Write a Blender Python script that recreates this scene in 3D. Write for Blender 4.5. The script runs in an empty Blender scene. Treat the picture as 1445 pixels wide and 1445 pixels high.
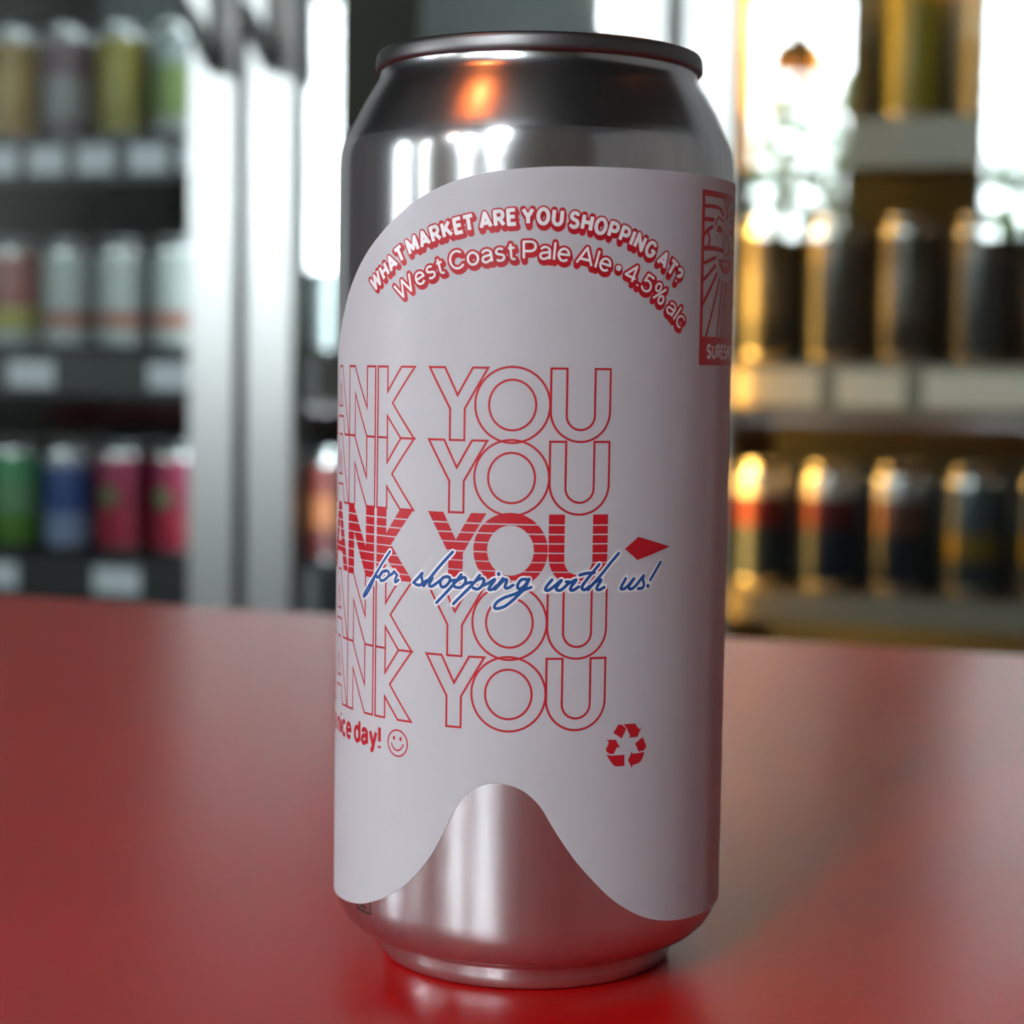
import bpy, bmesh, math, random
from mathutils import Vector, Matrix

random.seed(7)
scene = bpy.context.scene
COL = scene.collection

# ------------------------------------------------------------------ camera, sky, exposure
PITCH, ROLL = 0.0754336, 0.0151159
COUNTER_Z = 1.0
cam_data = bpy.data.cameras.new('camera')
cam_data.sensor_width = 36.0
cam_data.lens = 36.0 * 2719.75 / 1445.0
cam_data.clip_start = 0.01
cam_data.clip_end = 200
cam_data.dof.use_dof = True
cam_data.dof.focus_distance = 0.303
cam_data.dof.aperture_fstop = 16.5
cam = bpy.data.objects.new('camera', cam_data)
COL.objects.link(cam)
_F = Vector((0, math.cos(PITCH), -math.sin(PITCH)))
_U = Vector((0, math.sin(PITCH), math.cos(PITCH)))
_X = Vector((1, 0, 0))
_X2 = math.cos(ROLL) * _X + math.sin(ROLL) * _U
_U2 = -math.sin(ROLL) * _X + math.cos(ROLL) * _U
_m = Matrix((_X2, _U2, -_F)).transposed().to_4x4()
_m.translation = Vector((0, 0, COUNTER_Z + 0.099975))
cam.matrix_world = _m
scene.camera = cam

world = bpy.data.worlds.new('sky')
scene.world = world
world.use_nodes = True
wn = world.node_tree.nodes
wn['Background'].inputs[0].default_value = (0.86, 0.97, 1.0, 1)
wn['Background'].inputs[1].default_value = 22.0

scene.view_settings.view_transform = 'Standard'
scene.view_settings.look = 'None'
scene.view_settings.gamma = 1.0
scene.view_settings.use_curve_mapping = False
scene.view_settings.exposure = 1.2
scene.cycles.use_denoising = True
scene.cycles.sample_clamp_indirect = 8.0
scene.cycles.blur_glossy = 0.5
scene.cycles.max_bounces = 10
scene.cycles.transparent_max_bounces = 16

# ------------------------------------------------------------------ the room's own axes
# s runs along the fridges, y runs into them, both turned 18 degrees from the lens
ROOM_ANGLE = math.radians(-18.0)
GLASS_DIST = 2.16
ROOM = Matrix.Rotation(ROOM_ANGLE, 4, 'Z') @ Matrix.Translation((0, GLASS_DIST, 0))
def W(s, y, z):
    return ROOM @ Vector((s, y, z))

# ------------------------------------------------------------------ materials
def lin(c):
    return tuple(((v / 255.0 + 0.055) / 1.055) ** 2.4 if v > 10 else v / 255.0 / 12.92 for v in c)

MATS = {}
def mat(name, rgb, rough=0.5, metal=0.0, spec=0.5, bump=None, mottling=None, emit=None, aniso=0.0, coat=0.0):
    """rgb is linear; bump=(scale, strength, distance); mottling=(scale, amount)"""
    if name in MATS:
        return MATS[name]
    m = bpy.data.materials.new(name)
    m.use_nodes = True
    nt = m.node_tree
    b = nt.nodes['Principled BSDF']
    b.inputs['Base Color'].default_value = (*rgb, 1)
    b.inputs['Roughness'].default_value = rough
    b.inputs['Metallic'].default_value = metal
    b.inputs['Specular IOR Level'].default_value = spec
    b.inputs['Coat Weight'].default_value = coat
    tc = nt.nodes.new('ShaderNodeTexCoord')
    if aniso:
        b.inputs['Anisotropic'].default_value = aniso
        tg = nt.nodes.new('ShaderNodeTangent')
        tg.direction_type = 'RADIAL'
        tg.axis = 'Z'
        b.inputs['Anisotropic Rotation'].default_value = 0.25
        nt.links.new(tg.outputs[0], b.inputs['Tangent'])
    if bump:
        n = nt.nodes.new('ShaderNodeTexNoise')
        n.inputs['Scale'].default_value = bump[0]
        n.inputs['Detail'].default_value = 3
        nt.links.new(tc.outputs['Object'], n.inputs['Vector'])
        bp = nt.nodes.new('ShaderNodeBump')
        bp.inputs['Strength'].default_value = bump[1]
        bp.inputs['Distance'].default_value = bump[2]
        nt.links.new(n.outputs[0], bp.inputs['Height'])
        nt.links.new(bp.outputs[0], b.inputs['Normal'])
    if mottling:
        n = nt.nodes.new('ShaderNodeTexNoise')
        n.inputs['Scale'].default_value = mottling[0]
        n.inputs['Detail'].default_value = 4
        nt.links.new(tc.outputs['Object'], n.inputs['Vector'])
        r = nt.nodes.new('ShaderNodeValToRGB')
        a = mottling[1]
        r.color_ramp.elements[0].color = (*[c * (1 - a) for c in rgb], 1)
        r.color_ramp.elements[1].color = (*[min(1, c * (1 + a)) for c in rgb], 1)
        nt.links.new(n.outputs[0], r.inputs[0])
        nt.links.new(r.outputs[0], b.inputs['Base Color'])
    if emit:
        b.inputs['Emission Color'].default_value = (*emit[0], 1)
        b.inputs['Emission Strength'].default_value = emit[1]
    MATS[name] = m
    return m

def banded(name, stops, rough=0.35, metal=0.0, axis='Z'):
    """flat print: colour bands up the height of the piece (object metres)"""
    if name in MATS:
        return MATS[name]
    m = mat(name, (0.5, 0.5, 0.5), rough, metal)
    nt = m.node_tree
    tc = nt.nodes.new('ShaderNodeTexCoord')
    sp = nt.nodes.new('ShaderNodeSeparateXYZ')
    nt.links.new(tc.outputs['Object'], sp.inputs[0])
    mr = nt.nodes.new('ShaderNodeMapRange')
    mr.inputs['From Min'].default_value = 0.0
    mr.inputs['From Max'].default_value = 0.17
    nt.links.new(sp.outputs[axis], mr.inputs['Value'])
    r = nt.nodes.new('ShaderNodeValToRGB')
    r.color_ramp.interpolation = 'CONSTANT'
    els = r.color_ramp.elements
    while len(els) < len(stops):
        els.new(0.5)
    for e, (h, c) in zip(els, stops):
        e.position = h / 0.17
        e.color = (*c, 1)
    nt.links.new(mr.outputs[0], r.inputs[0])
    nt.links.new(r.outputs[0], nt.nodes['Principled BSDF'].inputs['Base Color'])
    return m

def thin_glass(name, ior, tint=(1, 1, 1)):
    m = bpy.data.materials.new(name)
    m.use_nodes = True
    nt = m.node_tree
    nt.nodes.clear()
    o = nt.nodes.new('ShaderNodeOutputMaterial')
    mx = nt.nodes.new('ShaderNodeMixShader')
    tr = nt.nodes.new('ShaderNodeBsdfTransparent')
    tr.inputs[0].default_value = (*tint, 1)
    gl = nt.nodes.new('ShaderNodeBsdfGlossy')
    gl.inputs['Roughness'].default_value = 0.0
    fr = nt.nodes.new('ShaderNodeFresnel')
    # both faces of the pane reflect like air-to-glass
    ge = nt.nodes.new('ShaderNodeNewGeometry')
    mi = nt.nodes.new('ShaderNodeMix')
    mi.inputs['A'].default_value = ior
    mi.inputs['B'].default_value = 1.0 / ior
    nt.links.new(ge.outputs['Backfacing'], mi.inputs['Factor'])
    nt.links.new(mi.outputs['Result'], fr.inputs[0])
    nt.links.new(fr.outputs[0], mx.inputs[0])
    nt.links.new(tr.outputs[0], mx.inputs[1])
    nt.links.new(gl.outputs[0], mx.inputs[2])
    nt.links.new(mx.outputs[0], o.inputs[0])
    MATS[name] = m
    return m

def brushed_can_metal(name, rgb, rough, metal, aniso=0.6):
    """rolled aluminium: faint vertical streaks in its colour"""
    m = mat(name, rgb, rough, metal, aniso=aniso)
    nt = m.node_tree
    tc = nt.nodes.new('ShaderNodeTexCoord')
    mp = nt.nodes.new('ShaderNodeMapping')
    mp.inputs['Scale'].default_value = (420, 420, 7)
    nt.links.new(tc.outputs['Object'], mp.inputs[0])
    n = nt.nodes.new('ShaderNodeTexNoise')
    n.inputs['Scale'].default_value = 1.0
    n.inputs['Detail'].default_value = 3
    nt.links.new(mp.outputs[0], n.inputs['Vector'])
    r = nt.nodes.new('ShaderNodeValToRGB')
    r.color_ramp.elements[0].position = 0.3
    r.color_ramp.elements[1].position = 0.7
    r.color_ramp.elements[0].color = (*[c * 0.93 for c in rgb], 1)
    r.color_ramp.elements[1].color = (*[c * 1.06 for c in rgb], 1)
    nt.links.new(n.outputs[0], r.inputs[0])
    nt.links.new(r.outputs[0], nt.nodes['Principled BSDF'].inputs['Base Color'])
    return m

ALU = brushed_can_metal('brushed aluminium', (0.60, 0.59, 0.62), 0.25, 0.93)
ALU_NECK = brushed_can_metal('brushed neck aluminium', (0.60, 0.59, 0.62), 0.24, 1.0, 0.1)
ALU_TOP = brushed_can_metal('polished shoulder aluminium', (0.60, 0.59, 0.62), 0.19, 0.93, 0.5)
ALU_RIM = mat('rim aluminium', (0.155, 0.145, 0.15), 0.42, 1.0)
PAPER = mat('label paper', (0.80, 0.785, 0.83), 0.36, 0, 0.5, bump=(1500, 0.2, 0.0001))
RED_INK = mat('red ink', (0.44, 0.010, 0.020), 0.42, 0, 0.35)
BLUE_INK = mat('blue ink', (0.012, 0.072, 0.27), 0.42, 0, 0.35)
WHITE_INK = mat('unprinted paper', (0.75, 0.735, 0.775), 0.36, 0, 0.5)
BLACK_INK = mat('black ink', (0.03, 0.01, 0.012), 0.4)
LAMINATE = mat('red laminate', (0.43, 0.002, 0.002), 0.30, 0, 0.42, bump=(900, 0.08, 0.0002), mottling=(14, 0.12))
STEEL = mat('brushed steel', (0.50, 0.50, 0.495), 0.34, 1.0)
BLACK_PLASTIC = mat('black plastic', (0.012, 0.012, 0.012), 0.45)
LINER = mat('grey liner', (0.055, 0.062, 0.062), 0.5)
SHELF = mat('dark shelf metal', (0.035, 0.034, 0.037), 0.4, 0.3)
SHELF_PALE = mat('warm grey shelf metal', (0.20, 0.18, 0.15), 0.4, 0.3)
DOOR_GLASS = thin_glass('door glass', 1.85, (0.93, 0.96, 0.95))
PANE = thin_glass('window glass', 1.45)
TAG = mat('tag card', (0.80, 0.80, 0.87), 0.5)
TAG_WARM = mat('cream tag card', (0.80, 0.74, 0.66), 0.5)
CAN_METAL = mat('can metal', (0.74, 0.74, 0.75), 0.24, 1.0)
COPPER = mat('copper shade', (0.80, 0.28, 0.08), 0.35, 1.0)
COPPER_IN = mat('orange enamel', (0.85, 0.33, 0.06), 0.5)
WALL_OCHRE = mat('ochre plaster', (0.30, 0.235, 0.12), 0.8, mottling=(3, 0.15))
WALL_DARK = mat('dark grey paint', (0.07, 0.07, 0.072), 0.75, mottling=(2, 0.2))
CEILING = mat('brown ceiling paint', (0.022, 0.020, 0.020), 0.85, mottling=(2, 0.2))
FLOORM = mat('grey concrete floor', (0.34, 0.32, 0.30), 0.55, mottling=(4, 0.25))
POST = mat('yellow pine', (0.62, 0.33, 0.06), 0.5, mottling=(9, 0.2))
WINFRAME = mat('dark window frame', (0.05, 0.06, 0.055), 0.4)
LEAF = mat('green leaf', (0.10, 0.22, 0.07), 0.45)
BARK = mat('bark', (0.09, 0.06, 0.04), 0.8)
PAVING = mat('pale paving', (0.45, 0.44, 0.42), 0.8, mottling=(2, 0.2))
WARM_LED = mat('warm led', (1, 0.7, 0.3), 0.5, emit=((1.0, 0.50, 0.10), 22.0))
COOL_LED = mat('cool led', (0.9, 0.95, 1), 0.5, emit=((0.85, 0.96, 1.0), 7.0))
BULB = mat('warm bulb', (1, 0.7, 0.3), 0.5, emit=((1.0, 0.50, 0.15), 12.0))

# ------------------------------------------------------------------ mesh helpers
def link(name, me, material=None, parent=None, loc=None, rot=None):
    o = bpy.data.objects.new(name, me)
    COL.objects.link(o)
    if material is not None and me is not None and not me.materials:
        me.materials.append(material)
    if parent is not None:
        o.parent = parent
    if loc is not None:
        o.location = loc
    if rot is not None:
        o.rotation_euler = rot
    return o

def mesh_of(bm, name, smooth=False, angle=None):
    me = bpy.data.meshes.new(name)
    bm.normal_update()
    bm.to_mesh(me)
    bm.free()
    if smooth:
        me.polygons.foreach_set('use_smooth', [True] * len(me.polygons))
        if angle is not None:
            me.set_sharp_from_angle(angle=math.radians(angle))
    return me

def add_box(bm, x0, x1, y0, y1, z0, z1, bevel=0.0):
    vs = [bm.verts.new((x, y, z)) for z in (z0, z1) for y in (y0, y1) for x in (x0, x1)]
    fs = [(0, 2, 3, 1), (4, 5, 7, 6), (0, 1, 5, 4), (2, 6, 7, 3), (0, 4, 6, 2), (1, 3, 7, 5)]
    faces = [bm.faces.new([vs[i] for i in f]) for f in fs]
    if bevel:
        es = list({e for f in faces for e in f.edges})
        bmesh.ops.bevel(bm, geom=es, offset=bevel, segments=2, profile=0.5, affect='EDGES')

def box_mesh(name, *a, bevel=0.0):
    bm = bmesh.new()
    add_box(bm, *a, bevel=bevel)
    return mesh_of(bm, name)

def box(name, material, parent, *a, bevel=0.0):
    return link(name, box_mesh(name, *a, bevel=bevel), material, parent)

def lathe_bm(profile, seg=48, cap_start=False, cap_end=False):
    bm = bmesh.new()
    rings = []
    for r, z in profile:
        rings.append([bm.verts.new((r * math.sin(2 * math.pi * i / seg), -r * math.cos(2 * math.pi * i / seg), z)) for i in range(seg)])
    for a, b in zip(rings, rings[1:]):
        for i in range(seg):
            j = (i + 1) % seg
            bm.faces.new((a[i], a[j], b[j], b[i]))
    if cap_start:
        bm.faces.new(list(reversed(rings[0])))
    if cap_end:
        bm.faces.new(rings[-1])
    return bm

def lathe(name, profile, seg=48, angle=40, **k):
    return mesh_of(lathe_bm(profile, seg, **k), name, True, angle)

def tube_mesh(name, pts, rad, seg=10):
    bm = bmesh.new()
    prev = None
    for k, p in enumerate(pts):
        p = Vector(p)
        d = (Vector(pts[min(k + 1, len(pts) - 1)]) - Vector(pts[max(k - 1, 0)])).normalized()
        a = d.orthogonal().normalized()
        b = d.cross(a)
        ring = [bm.verts.new(p + rad * (math.cos(t) * a + math.sin(t) * b)) for t in [2 * math.pi * i / seg for i in range(seg)]]
        if prev:
            for i in range(seg):
                bm.faces.new((prev[i], prev[(i + 1) % seg], ring[(i + 1) % seg], ring[i]))
        else:
            bm.faces.new(ring)
        prev = ring
    bm.faces.new(list(reversed(prev)))
    bmesh.ops.recalc_face_normals(bm, faces=bm.faces)
    return mesh_of(bm, name, True, 40)

def tag(o, label, category, group=None):
    o['label'] = label
    o['category'] = category
    if group:
        o['group'] = group
    return o

def structure(o):
    o['kind'] = 'structure'
    return o

def root(name, loc, rotz=0.0):
    return link(name, None, None, None, loc, (0, 0, rotz))

def room_root(name):
    o = link(name, None)
    o.matrix_world = ROOM
    return o

def room_box(name, material, *a, bevel=0.0):
    o = link(name, box_mesh(name, *a, bevel=bevel), material)
    o.matrix_world = ROOM
    return o

# ================================================================== THE ROOM SHELL
S0, S1, Y0, Y1, ZT = -4.4, 2.6, -4.10, 0.72, 3.20
structure(room_box('floor', FLOORM, S0, S1, Y0, Y1, -0.05, 0.0))
structure(room_box('ceiling', CEILING, S0, S1, Y0, Y1, ZT, ZT + 0.05))
WALL_PALE = mat('off white paint', (0.66, 0.64, 0.62), 0.8, mottling=(2, 0.1))
structure(room_box('wall_right', WALL_PALE, S1, S1 + 0.1, Y0, Y1, 0, ZT))
structure(room_box('wall_front', WALL_PALE, S0, S1, Y1, Y1 + 0.1, 0, ZT))
# street wall behind the camera with its windows: (s0, s1, z0, z1)
WINDOWS = [(-3.02, -2.68, 1.40, 2.40), (-1.80, -1.52, 2.19, 2.60), (-1.28, -0.90, 1.50, 2.33), (-0.53, -0.18, 1.50, 3.00)]
bm = bmesh.new()
edges = [S0] + [v for w in WINDOWS for v in w[:2]] + [S1]
for i in range(0, len(edges), 2):
    add_box(bm, edges[i], edges[i + 1], Y0 - 0.2, Y0, 0, ZT)
for a, b, c, d in WINDOWS:
    add_box(bm, a, b, Y0 - 0.2, Y0, 0, c)
    add_box(bm, a, b, Y0 - 0.2, Y0, d, ZT)
w = link('wall_back', mesh_of(bm, 'wall_back'), WALL_OCHRE)
w.matrix_world = ROOM
structure(w)
def window(n, M, a, b, c, d):
    """window unit in a wall whose inner face is the plane y = 0 of M, room towards +y"""
    wo = link('window_%d' % n, None)
    wo.matrix_world = M
    structure(wo)
    t = 0.03
    for bx in ((a, a + t, c, d), (b - t, b, c, d), (a + t, b - t, d - t, d), (a + t, b - t, c, c + t)):
        box('window_frame', WINFRAME, wo, bx[0], bx[1], -0.12, -0.06, bx[2], bx[3])
    box('window_pane', PANE, wo, a + t, b - t, -0.095, -0.089, c + t, d - t)
    box('window_sill', WINFRAME, wo, a, b, -0.06, 0.02, c - 0.03, c)
    pl = bpy.data.lights.new('daylight_portal', 'AREA')
    pl.shape = 'RECTANGLE'
    pl.size, pl.size_y = b - a - 2 * t, d - c - 2 * t
    pl.cycles.is_portal = True
    po = bpy.data.objects.new('daylight_portal', pl)
    COL.objects.link(po)
    po.matrix_world = M @ Matrix.Translation(((a + b) / 2, -0.05, (c + d) / 2)) @ Matrix.Rotation(math.radians(90), 4, 'X')
for i, (a, b, c, d) in enumerate(WINDOWS):
    window(i + 1, ROOM @ Matrix.Translation((0, Y0, 0)), a, b, c, d)
# side wall with one window; v runs along the wall
LW = (-3.98, -3.60, 1.05, 2.60)
bm = bmesh.new()
add_box(bm, S0 - 0.2, S0, Y0, LW[0], 0, ZT)
add_box(bm, S0 - 0.2, S0, LW[1], Y1, 0, ZT)
add_box(bm, S0 - 0.2, S0, LW[0], LW[1], 0, LW[2])
add_box(bm, S0 - 0.2, S0, LW[0], LW[1], LW[3], ZT)
w = link('wall_left', mesh_of(bm, 'wall_left'), WALL_DARK)
w.matrix_world = ROOM
structure(w)
window(5, ROOM @ Matrix.Translation((S0, 0, 0)) @ Matrix.Rotation(math.radians(-90), 4, 'Z'), -LW[1], -LW[0], LW[2], LW[3])

PANEL_DARK = mat('dark added panel', (0.035, 0.028, 0.022), 0.5, mottling=(6, 0.3))
o = room_box('added_dark_panel', PANEL_DARK, S0, -3.30, Y0, Y0 + 0.03, 0, 2.6)  # unseen dark panel, added to dim what the left door glass reflects
structure(o)
o = room_box('trim_1', POST, -0.82, -0.73, Y0, Y0 + 0.06, 0, ZT)
structure(o)
o = room_box('street_paving', PAVING, S0 - 3, S1 + 3, Y0 - 9, Y0 - 0.2, -0.12, -0.02)
structure(o)

# shrubs outside the windows
def shrub(s, y, width, height, n, label):
    r = root('shrub', W(s, y, -0.02), ROOM_ANGLE)
    tag(r, label, 'shrub', 'shrubs along the street wall')
    bm = bmesh.new()
    for k in range(n):
        h = random.betavariate(2.2, 1.6) * height
        wd = width * (0.55 + 0.45 * math.sin(math.pi * min(1, h / height))) * 0.5
        c = Vector((random.uniform(-1, 1) * wd, random.uniform(-0.16, 0.16), 0.3 + h * (1 - 0.3 / height)))
        L = random.uniform(0.03, 0.06)
        rot = Matrix.Rotation(random.uniform(0, 6.28), 3, 'Z') @ Matrix.Rotation(random.uniform(-1.2, 1.2), 3, 'X')
        pts = [(0, -L, 0), (L * 0.45, 0, L * 0.12), (0, L, 0), (-L * 0.45, 0, L * 0.12)]
        bm.faces.new([bm.verts.new(c + rot @ Vector(p)) for p in pts])
    f = link('foliage', mesh_of(bm, 'foliage'), LEAF, r)
    f['kind'] = 'stuff'
    for q in (-0.3, 0.0, 0.3):
        link('stem', tube_mesh('stem', [(q * width * 0.3, 0, 0), (q * width * 0.45, 0.02, height * 0.45), (q * width, 0, height * 0.8)], 0.012, 6), BARK, r)
    return r
shrub(-1.05, -4.75, 0.75, 2.2, 2200, 'leafy green shrub outside the narrow window beside the pine post')
shrub(-0.15, -4.85, 0.9, 2.25, 2200, 'leafy green shrub outside the wide window, pine post side')
shrub(0.85, -4.85, 0.85, 1.86, 900, 'leafy green shrub outside the wide window, far from pine post')

# ================================================================== THE COUNTER
ctr = room_root('bar_counter')
tag(ctr, 'long bar counter with a smooth red laminate top under the silver can', 'counter')
CY0, CY1 = -2.34, -1.45
box('countertop', LAMINATE, ctr, -2.2, 1.3, CY0, CY1, COUNTER_Z - 0.035, COUNTER_Z, bevel=0.004)
box('base_panel', WALL_DARK, ctr, -2.1, 1.2, CY0 + 0.12, CY1 - 0.06, 0.0, COUNTER_Z - 0.035)

# ================================================================== THE CAN
CAN_POS = Vector((0.003403, 0.327483, COUNTER_Z))
can = root('beer_can', CAN_POS)
tag(can, 'tall silver beer can with a white wavy-edged label standing on the red counter', 'can')
MM = 0.001
body_prof = [(0.0, 7.5), (10, 7.0), (18, 4.5), (21.5, 1.6), (22.6, 0.35), (23.6, 0.0), (24.5, 0.25), (25.0, 1.0), (25.25, 2.2), (25.25, 3.5), (25.45, 4.2), (26.3, 4.65),
             (28.0, 5.0), (29.8, 5.8), (31.2, 7.1), (32.2, 8.7), (32.8, 10.45), (33.0, 12.2), (33.0, 20), (33.0, 40), (33.0, 60), (33.0, 80), (33.0, 100), (33.0, 120), (33.0, 131.5),
             (32.97, 133.4), (32.8, 135.0), (32.35, 136.5), (31.65, 138.1), (30.8, 139.9), (29.9, 141.7), (28.9, 143.5), (28.0, 145.0), (27.3, 146.05), (26.8, 146.9), (26.55, 147.7), (26.48, 148.4), (26.46, 149.2)]
cb = link('can_body', lathe('can_body', [(r * MM, z * MM) for r, z in body_prof], 160, 60), ALU, can)
cb.data.materials.append(ALU_NECK)
cb.data.materials.append(ALU_TOP)
for p in cb.data.polygons:
    if p.center.z > 0.1362:
        p.material_index = 1
    elif p.center.z > 0.105:
        p.material_index = 2
lid_prof = [(26.0, 148.9), (26.9, 148.62), (27.15, 148.68), (27.28, 148.9), (27.30, 149.5), (27.22, 150.6), (27.08, 151.1), (26.8, 151.42), (26.4, 151.5), (26.05, 151.35), (25.8, 150.8),
            (25.5, 149.0), (24.8, 146.0), (24.2, 145.2), (23.6, 145.3), (23.2, 146.2), (22.8, 147.3), (22.0, 147.7), (12, 147.8), (0.0001, 147.8)]
link('lid', lathe('lid', [(r * MM, z * MM) for r, z in lid_prof], 128, 50), ALU_RIM, can)
# pull tab, lying on the lid
bm = bmesh.new()
def tab_loop(rx, ry, cy, z):
    return [bm.verts.new((rx * math.cos(t) * MM, (cy + ry * math.sin(t)) * MM, z * MM)) for t in [2 * math.pi * i / 28 for i in range(28)]]
oa, ob_, ia, ib = tab_loop(7.6, 11.5, -4, 148.0), tab_loop(7.6, 11.5, -4, 149.2), tab_loop(4.6, 3.6, -9.2, 148.0), tab_loop(4.6, 3.6, -9.2, 149.2)
for i in range(28):
    j = (i + 1) % 28
    bm.faces.new((oa[i], oa[j], ob_[j], ob_[i]))
    bm.faces.new((ia[j], ia[i], ib[i], ib[j]))
    bm.faces.new((ob_[i], ob_[j], ib[j], ib[i]))
    bm.faces.new((oa[j], oa[i], ia[i], ia[j]))
link('pull_tab', mesh_of(bm, 'pull_tab'), ALU_RIM, can)

# ---------- flat shapes in label millimetres (u round the can, z up), then wrapped on to it
LABEL_R = 33.12
def cut_u(bm, step=0.7):
    us = [v.co.x for v in bm.verts]
    if not us:
        return
    k0, k1 = math.ceil(min(us) / step), math.floor(max(us) / step)
    for k in range(k0, k1 + 1):
        bmesh.ops.bisect_plane(bm, geom=bm.verts[:] + bm.edges[:] + bm.faces[:], plane_co=(k * step, 0, 0), plane_no=(1, 0, 0), dist=1e-5)

def wrap(bm, lift, name, material, parent, ref_r=LABEL_R):
    """(u, z) drawn in the XY plane of bm becomes a sheet on the can, lift mm above the label"""
    for v in bm.verts:
        a = v.co.x / ref_r
        r = ref_r + lift
        v.co = Vector((r * math.sin(a) * MM, -r * math.cos(a) * MM, v.co.y * MM))
    bmesh.ops.recalc_face_normals(bm, faces=bm.faces)
    for f in bm.faces:
        f.normal_update()
        c = f.calc_center_median()
        if f.normal.x * c.x + f.normal.y * c.y < 0:
            f.normal_flip()
    me = mesh_of(bm, name, True)
    return link(name, me, material, parent)

def curve_fill(contours):
    """filled 2D region with holes"""
    cu = bpy.data.curves.new('outline', 'CURVE')
    cu.dimensions = '2D'
    cu.fill_mode = 'BOTH'
    for c in contours:
        sp = cu.splines.new('POLY')
        sp.points.add(len(c) - 1)
        for p, q in zip(sp.points, c):
            p.co = (q[0], q[1], 0, 1)
        sp.use_cyclic_u = True
    ob = bpy.data.objects.new('outline', cu)
    me = bpy.data.meshes.new_from_object(ob)
    bm = bmesh.new()
    bm.from_mesh(me)
    bpy.data.objects.remove(ob)
    bpy.data.curves.remove(cu)
    bpy.data.meshes.remove(me)
    bmesh.ops.remove_doubles(bm, verts=bm.verts, dist=1e-5)
    return bm

def densify(pts, closed, step=0.6):
    out = []
    n = len(pts)
    for i in range(n if closed else n - 1):
        a, b = Vector(pts[i]), Vector(pts[(i + 1) % n])
        k = max(1, math.ceil(abs(b.x - a.x) / step))
        out += [a.lerp(b, t / k) for t in range(k)]
    if not closed:
        out.append(Vector(pts[-1]))
    return out

def ribbon(bm, pts, width, closed=False, step=0.6):
    """mitred line of constant width; width may be a list for a tapering stroke"""
    P = densify(pts, closed, step)
    n = len(P)
    w = width if isinstance(width, list) else None
    L = []
    for i, p in enumerate(P):
        a = P[i - 1] if (closed or i) else None
        b = P[(i + 1) % n] if (closed or i < n - 1) else None
        d1 = (p - a).normalized() if a is not None else None
        d2 = (b - p).normalized() if b is not None else None
        d1 = d1 or d2
        d2 = d2 or d1
        n1, n2 = Vector((-d1.y, d1.x)), Vector((-d2.y, d2.x))
        m = n1 + n2
        m = m.normalized() if m.length > 1e-6 else n1
        k = 1.0 / max(0.35, m.dot(n1))
        wd = (w[0] + (w[1] - w[0]) * i / max(1, n - 1)) if w else width
        L.append((p + m * (wd * 0.5 * k), p - m * (wd * 0.5 * k)))
    V = [(bm.verts.new((a.x, a.y, 0)), bm.verts.new((b.x, b.y, 0))) for a, b in L]
    for i in range(n if closed else n - 1):
        j = (i + 1) % n
        bm.faces.new((V[i][0], V[i][1], V[j][1], V[j][0]))

def disc(bm, c, rx, ry=None, seg=14):
    ry = ry or rx
    bm.faces.new([bm.verts.new((c[0] + rx * math.cos(2 * math.pi * i / seg), c[1] + ry * math.sin(2 * math.pi * i / seg), 0)) for i in range(seg)])

def smooth_line(pts, n=5):
    """Catmull-Rom through the points"""
    P = [Vector(p) for p in pts]
    P = [P[0] * 2 - P[1]] + P + [P[-1] * 2 - P[-2]]
    out = []
    for i in range(1, len(P) - 2):
        for k in range(n):
            t = k / n
            a, b, c, d = P[i - 1], P[i], P[i + 1], P[i + 2]
            out.append(0.5 * ((2 * b) + (c - a) * t + (2 * a - 5 * b + 4 * c - d) * t * t + (3 * b - a - 3 * c + d) * t ** 3))
    out.append(P[-2])
    return out

def round_stroke(bm, pts, width, n=5):
    s = smooth_line(pts, n)
    for p, q in zip(s, s[1:]):
        d = q - p
        if d.length < 1e-6:
            continue
        m = Vector((-d.y, d.x)).normalized() * width * 0.5
        bm.faces.new([bm.verts.new((v.x, v.y, 0)) for v in (p + m, p - m, q - m, q + m)])
    for p in s:
        disc(bm, p, width * 0.5, seg=12)

# ---------- the label sheet
top = [(-82, 121), (-81, 123.4), (-79.4, 124.4), (-77, 123.4), (-74, 121.4), (-70, 118.0), (-66.5, 113.6), (-63, 108.8), (-60, 105.2), (-57, 102.6), (-54.5, 101.5), (-52, 101.1), (-49.5, 101.5), (-47, 102.7), (-43.7, 105.6),
       (-40.98, 108.45), (-38.59, 111.26), (-36.06, 113.8), (-33.46, 116.19), (-30.8, 118.33), (-27.39, 120.8), (-24.1, 123.0), (-20.45, 125.17), (-16.88, 126.78), (-13.45, 127.97), (-9.42, 128.97), (-5.55, 129.57), (-0.17, 130.05), (4.12, 130.25), (10.81, 130.38), (18.2, 130.45), (27.4, 130.45), (36.7, 130.45), (45, 130.45), (84, 130.45), (86.5, 129.9), (88, 127.5)]
bot = [(-82, 12.5), (-80, 11.0), (-77, 10.8), (-60, 10.8), (-49.0, 10.8), (-44.5, 10.85), (-41.17, 11.05), (-36.28, 11.49), (-31.81, 12.25), (-28.28, 13.42), (-24.54, 15.11), (-21.25, 17.31), (-18.55, 19.86), (-16.31, 22.63), (-14.71, 25.26), (-13.41, 27.83), (-12.15, 30.4), (-10.65, 32.68), (-8.93, 34.25), (-6.99, 35.15), (-5.07, 35.45), (-3.16, 35.24), (-1.26, 34.54), (0.4, 33.32), (1.84, 31.75), (2.9, 30.0), (4.14, 27.96), (5.76, 25.53), (7.5, 23.15), (10.04, 20.27), (12.93, 17.37), (15.95, 15.11), (18.87, 13.5), (22.02, 12.37), (25.5, 11.64), (28.66, 11.25), (32.39, 10.98), (37.26, 10.77), (43.4, 10.6), (84, 10.6), (86.5, 11.2), (88, 13)]
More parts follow.
